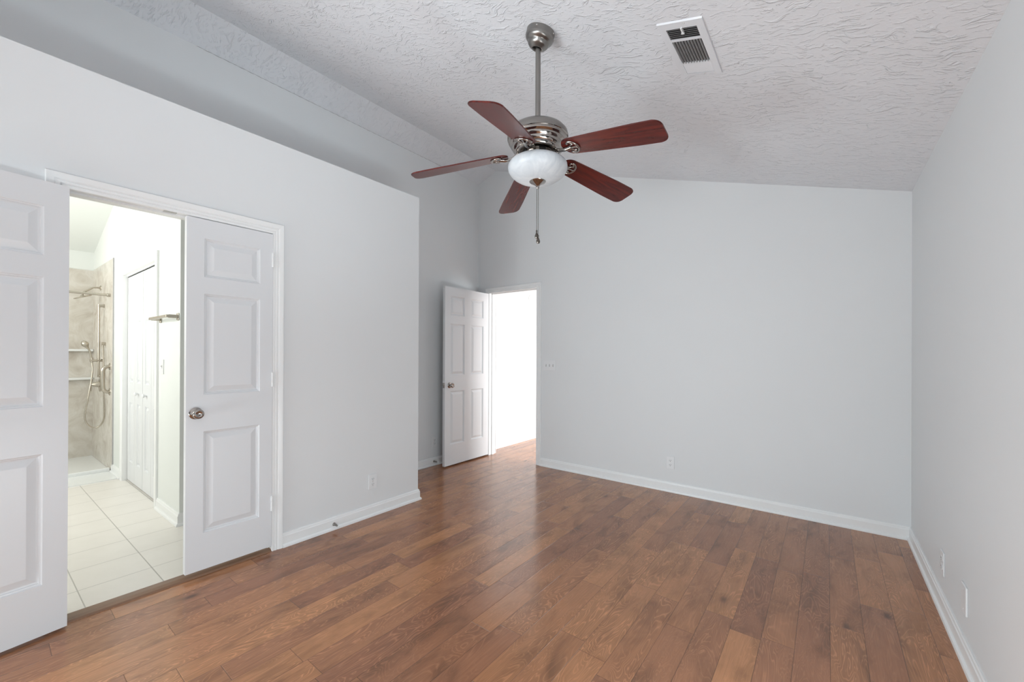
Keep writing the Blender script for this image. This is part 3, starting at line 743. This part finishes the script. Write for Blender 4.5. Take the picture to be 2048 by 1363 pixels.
# closet casing
bm = new()
prof = [(0.0, 0.0), (0.0, 0.010), (0.004, 0.013), (0.020, 0.012), (0.030, 0.0165), (0.062, 0.0175), (0.070, 0.015), (0.070, 0.0)]
rows = []
for (u, dd) in prof:
    rows.append([bm.verts.new((p[0], dd, p[1])) for p in ((S_O0-u, 0), (S_O0-u, Z_O+u), (S_O1+u, Z_O+u), (S_O1+u, 0))])
for a, b in zip(rows, rows[1:]):
    for k in range(3): bm.faces.new((a[k], a[k+1], b[k+1], b[k]))
bm.faces.new([r[0] for r in rows]); bm.faces.new([r[-1] for r in rows][::-1])
box(bm, S_O0-0.003, S_O0+0.003, -0.121, 0.002, 0, Z_O); box(bm, S_O1-0.003, S_O1+0.003, -0.121, 0.002, 0, Z_O); box(bm, S_O0, S_O1, -0.121, 0.002, Z_O-0.001, Z_O+0.004)
box(bm, S_O0, S_O1, -0.075, -0.020, Z_O-0.012, Z_O)
bob('trim_4', bm, M_TRIM); struct(bpy.data.objects['trim_4'], 'white casing around the bathroom closet doors', 'door frame')
# bifold closet doors: two things of two hinged leaves
lw = (S_O1-S_O0-0.018)/4
BROWS = [(0.19, 0.775), (0.975, 1.565), (1.69, 1.915)]
def bifold(name, label, s0, ksgn):
    p = bpt(s0, -0.030, 0.012)
    e = thing(name, label, 'closet door', p, 0); e['kind'] = 'structure'
    e.rotation_euler = (0, 0, math.atan2(BE.y, BE.x))
    for j in range(2):
        # local X along BE; the visible side must face BN (local -? ) -> leaf occupies y 0..t away from the room
        bm = leaf_bm(lw-0.003, 2.014, 0.028, [(0.075, lw-0.078)], BROWS, 0.034)
        for v in bm.verts: v.co.x += j*lw; v.co.y = -v.co.y - 0.0 if False else v.co.y
        lf = obj('leaf', bm, M_DOOR, e)
        if (j == 1) == (ksgn > 0):
            b2 = new(); sgn = 1 if (Vector((0, 1, 0)) @ e.rotation_euler.to_matrix().transposed()).to_2d().dot(BN) > 0 else -1
            y = 0 if sgn > 0 else -0.028
            lathe(b2, [(0.0, 0.0), (0.009, 0.0), (0.008, 0.010), (0.012, 0.016), (0.017, 0.022), (0.017, 0.029), (0.011, 0.034), (0.0, 0.035)], 24, Matrix.Translation((j*lw+lw/2, y, 0.877)) @ Matrix.Rotation(-sgn*PI/2, 4, 'X'))
            obj('knob', b2, M_PLASTIC, lf, True)
    return e
bifold('door_4', 'white bifold closet door nearer the bathroom doorway', S_O0+0.006, 1)
bifold('door_5', 'white bifold closet door nearer the shower', S_O0+0.011+2*lw, -1)
# closet track shadow strip
bm = new(); box(bm, S_O0, S_O1, -0.058, -0.030, 2.030, 2.0345); bob('trim_gap_shadow', bm, M_BLACKMETAL); struct(bpy.data.objects['trim_gap_shadow'], 'black strip painted as the gap shadow above the closet doors', 'track')  # shadow of the gap drawn as a solid black strip
# bathroom baseboards (profile pushed out along +d)
def bbb(name, path, label):
    bm = new(); sweep(bm, [tuple(bpt(p[0], p[1], 0).to_2d()) for p in path], BP)
    return struct(obj(name, bm, M_TRIM), label, 'baseboard')
bbb('baseboard_bathroom', [(S_O0-0.070, 0.0), (0.0, 0.0), (0.0, -1.2)], 'white baseboard wrapping the bathroom wall corner')
bbb('baseboard_shower', [(2.262, 0.0), (S_O1+0.070, 0.0)], 'short white baseboard between closet and shower')
switch('switch_plate', 'white switch plate on the bathroom wall beside the closet', bpt(0.436, 0.0, 1.164), tuple(BN), 1, 0.072)

# white floor slab in front of the shower and the shower pan
bm = new(); box(bm, 1.885, 2.262, 0.024, 2.0, 0.0, 0.010); box(bm, 2.262, 2.285, 0.010, 2.0, 0.0, 0.012)
bob('floor_shower_entry', bm, M_ACRYL); struct(bpy.data.objects['floor_shower_entry'], 'white strip of floor in front of the shower', 'floor')
e = bthing('shower_pan', 'white shower pan with a low front lip', 'shower pan', 2.8, 0.9, 0)
bm = new(); box(bm, 2.290, 3.352, 0.010, 2.0, 0.0, 0.018); obj('base', rel(bm, e), M_ACRYL, e)
bm = new(); box(bm, 2.288, 2.345, 0.012, 2.0, 0.0, 0.046, 0, 0.008); obj('front_lip', rel(bm, e), M_ACRYL, e)
bm = new(); box(bm, 2.225, 3.352, 0.0005, 0.0085, 0.012, 2.282); box(bm, 2.218, 2.228, 0.0005, 0.0105, 0.012, 2.284, 1)
bob('wall_shower_side', bm, [M_MARBLE, M_SLATDARK]); struct(bpy.data.objects['wall_shower_side'], 'beige stone-look panel with the shower fittings', 'wall')
bm = new(); box(bm, 3.3515, 3.3595, 0.0085, 2.0, 0.012, 2.280)
bob('wall_shower_back', bm, M_MARBLE); struct(bpy.data.objects['wall_shower_back'], 'beige stone-look back panel of the shower', 'wall')
def shelf(label, z):
    e = bthing('shower_shelf', label, 'shelf', 3.30, 0.9, z, 'shelves on the shower back wall')
    bm = new(); box(bm, 3.270, 3.3515, 0.012, 1.5, z-0.026, z, 0, 0.004); obj('ledge', rel(bm, e), M_ACRYL, e)
shelf('upper white shelf on the shower back wall', 1.318); shelf('lower white shelf on the shower back wall', 0.977)
# shower curtain rod
e = bthing('shower_rod', 'straight white metal rod across the shower entrance', 'shower rod', 2.354, 0.0085, 1.897)
bm = new(); tube(bm, [(2.354, 0.012, 1.897), (2.354, 2.0, 1.897)], 0.0125, 20); obj('pole', rel(bm, e), M_WARM, e, True)
bm = new(); lathe(bm, [(0, 0), (0.018, 0), (0.018, 0.022), (0.014, 0.028), (0.0, 0.028)], 24, Matrix.Translation((2.354, 0.0085, 1.897)) @ Matrix.Rotation(-PI/2, 4, 'X')); obj('end_flange', rel(bm, e), M_WARM, e, True)
# rain shower head
e = bthing('rain_shower', 'round overhead shower head on a bent wall arm', 'shower head', 2.864, 0.0085, 2.024)
bm = new(); tube(bm, spline([(2.864, 0.010, 2.024), (2.864, 0.06, 2.022), (2.864, 0.082, 2.012), (2.864, 0.115, 1.985), (2.864, 0.150, 1.955), (2.864, 0.158, 1.925)], 6), 0.0095, 14); obj('arm', rel(bm, e), M_WARM, e, True)
bm = new(); lathe(bm, [(0, 0), (0.030, 0), (0.028, 0.006), (0.012, 0.012), (0, 0.012)], 28, Matrix.Translation((2.864, 0.0085, 2.024)) @ Matrix.Rotation(-PI/2, 4, 'X')); obj('flange', rel(bm, e), M_WARM, e, True)
bm = new(); lathe(bm, [(0, 0.022), (0.014, 0.018), (0.020, 0.010), (0.075, 0.004), (0.078, 0.0), (0.075, -0.006), (0, -0.007)], 44, Matrix.Translation((2.864, 0.155, 1.905)) @ Matrix.Rotation(R(-22), 4, 'X')); obj('spray_disc', rel(bm, e), M_WARM, e, True)
# hand shower on slide bar
e = bthing('hand_shower', 'hand shower with hose on a vertical slide bar', 'hand shower', 2.66, 0.0085, 1.0)
bm = new(); tube(bm, [(2.66, 0.053, 1.0), (2.66, 0.053, 1.815)], 0.0105, 16)
for z in (1.80, 1.018):
    tube(bm, [(2.66, 0.0085, z), (2.66, 0.058, z)], [0.017, 0.013], 16)
    tube(bm, [(2.66, 0.0085, z), (2.66, 0.014, z)], 0.022, 16)
obj('slide_bar', rel(bm, e), M_WARM, e, True)
bm = new(); tube(bm, [(2.66, 0.014, 1.186), (2.66, 0.122, 1.189)], 0.0125, 16); lathe(bm, [(0, 0.034), (0.011, 0.033), (0.014, 0.024), (0.012, 0.012), (0.0, 0.010)], 20, Matrix.Translation((2.66, 0.022, 1.188)))
lathe(bm, [(0.010, 0.022), (0.0125, 0.02), (0.011, -0.03), (0.0, -0.03)], 16, Matrix.Translation((2.66, 0.106, 1.198)))
obj('slider', rel(bm, e), M_WARM, e, True)
bm = new(); tube(bm, spline([(2.66, 0.108, 1.165), (2.66, 0.112, 1.225), (2.66, 0.126, 1.30), (2.66, 0.142, 1.335), (2.66, 0.160, 1.370), (2.66, 0.178, 1.402)], 6), [0.0085]*16 + [0.010, 0.012, 0.014, 0.017, 0.021, 0.025, 0.029, 0.031, 0.031, 0.030, 0.029, 0.026, 0.022, 0.016, 0.008], 18); obj('spray_head', rel(bm, e), M_WARM, e, True)
bm = new(); hose = spline([(2.66, 0.106, 1.165), (2.65, 0.102, 1.08), (2.64, 0.114, 0.95), (2.63, 0.128, 0.86), (2.62, 0.143, 0.75), (2.62, 0.160, 0.63), (2.62, 0.161, 0.55), (2.62, 0.138, 0.483), (2.62, 0.092, 0.446), (2.61, 0.052, 0.460), (2.59, 0.026, 0.512), (2.57, 0.018, 0.60), (2.57, 0.022, 0.74), (2.57, 0.024, 0.90), (2.575, 0.024, 1.10), (2.578, 0.028, 1.25), (2.578, 0.032, 1.345)], 8)
tube(bm, hose, [0.0068 if i % 2 else 0.0074 for i in range(len(hose))], 10); obj('hose', rel(bm, e), M_WARM, e, True)
bm = new(); tube(bm, [(2.578, 0.0085, 1.374), (2.578, 0.040, 1.374)], 0.018, 18); tube(bm, [(2.578, 0.032, 1.380), (2.578, 0.032, 1.335)], [0.012, 0.009], 14); obj('wall_elbow', rel(bm, e), M_WARM, e, True)
# grab bar
e = bthing('grab_bar', 'short vertical grab bar beside the shower valve', 'grab bar', 2.35, 0.0085, 0.98)
bm = new(); tube(bm, spline([(2.35, 0.010, 1.128), (2.35, 0.040, 1.122), (2.35, 0.062, 1.096), (2.35, 0.066, 1.05), (2.35, 0.066, 0.93), (2.35, 0.062, 0.884), (2.35, 0.040, 0.858), (2.35, 0.010, 0.852)], 8), 0.0185, 18); obj('bar', rel(bm, e), M_WARM, e, True)
for z in (1.128, 0.852):
    bm = new(); lathe(bm, [(0, 0), (0.038, 0), (0.036, 0.006), (0.020, 0.012), (0, 0.012)], 28, Matrix.Translation((2.35, 0.0085, z)) @ Matrix.Rotation(-PI/2, 4, 'X')); obj('flange', rel(bm, e), M_WARM, e, True)
# shower valve
e = bthing('shower_valve', 'shower mixing valve with a lever handle', 'shower valve', 2.88, 0.0085, 0.91)
bm = new(); lathe(bm, [(0, 0), (0.085, 0), (0.083, 0.005), (0.040, 0.008), (0, 0.008)], 40, Matrix.Translation((2.88, 0.0085, 0.91)) @ Matrix.Rotation(-PI/2, 4, 'X')); obj('escutcheon', rel(bm, e), M_WARM, e, True)
bm = new(); lathe(bm, [(0, 0), (0.034, 0), (0.030, 0.025), (0.022, 0.052), (0.014, 0.066), (0.008, 0.086), (0, 0.088)], 28, Matrix.Translation((2.88, 0.012, 0.91)) @ Matrix.Rotation(-PI/2, 4, 'X')); tube(bm, [(2.88, 0.084, 0.915), (2.88, 0.088, 0.835)], [0.006, 0.008], 12); obj('lever', rel(bm, e), M_WARM, e, True)
# towel bar
e = bthing('towel_bar', 'square nickel towel bar on the bathroom wall', 'towel bar', 0.25, 0, 1.545)
bm = new(); box(bm, 0.03, 0.50, 0.058, 0.076, 1.536, 1.556, 0, 0.003); obj('rail', rel(bm, e), M_WARM, e)
for s in (0.040, 0.490):
    bm = new(); box(bm, s-0.022, s+0.022, 0.0003, 0.008, 1.518, 1.572, 0, 0.004); box(bm, s-0.012, s+0.012, 0.006, 0.062, 1.533, 1.558, 0, 0.003); obj('bracket', rel(bm, e), M_WARM, e)
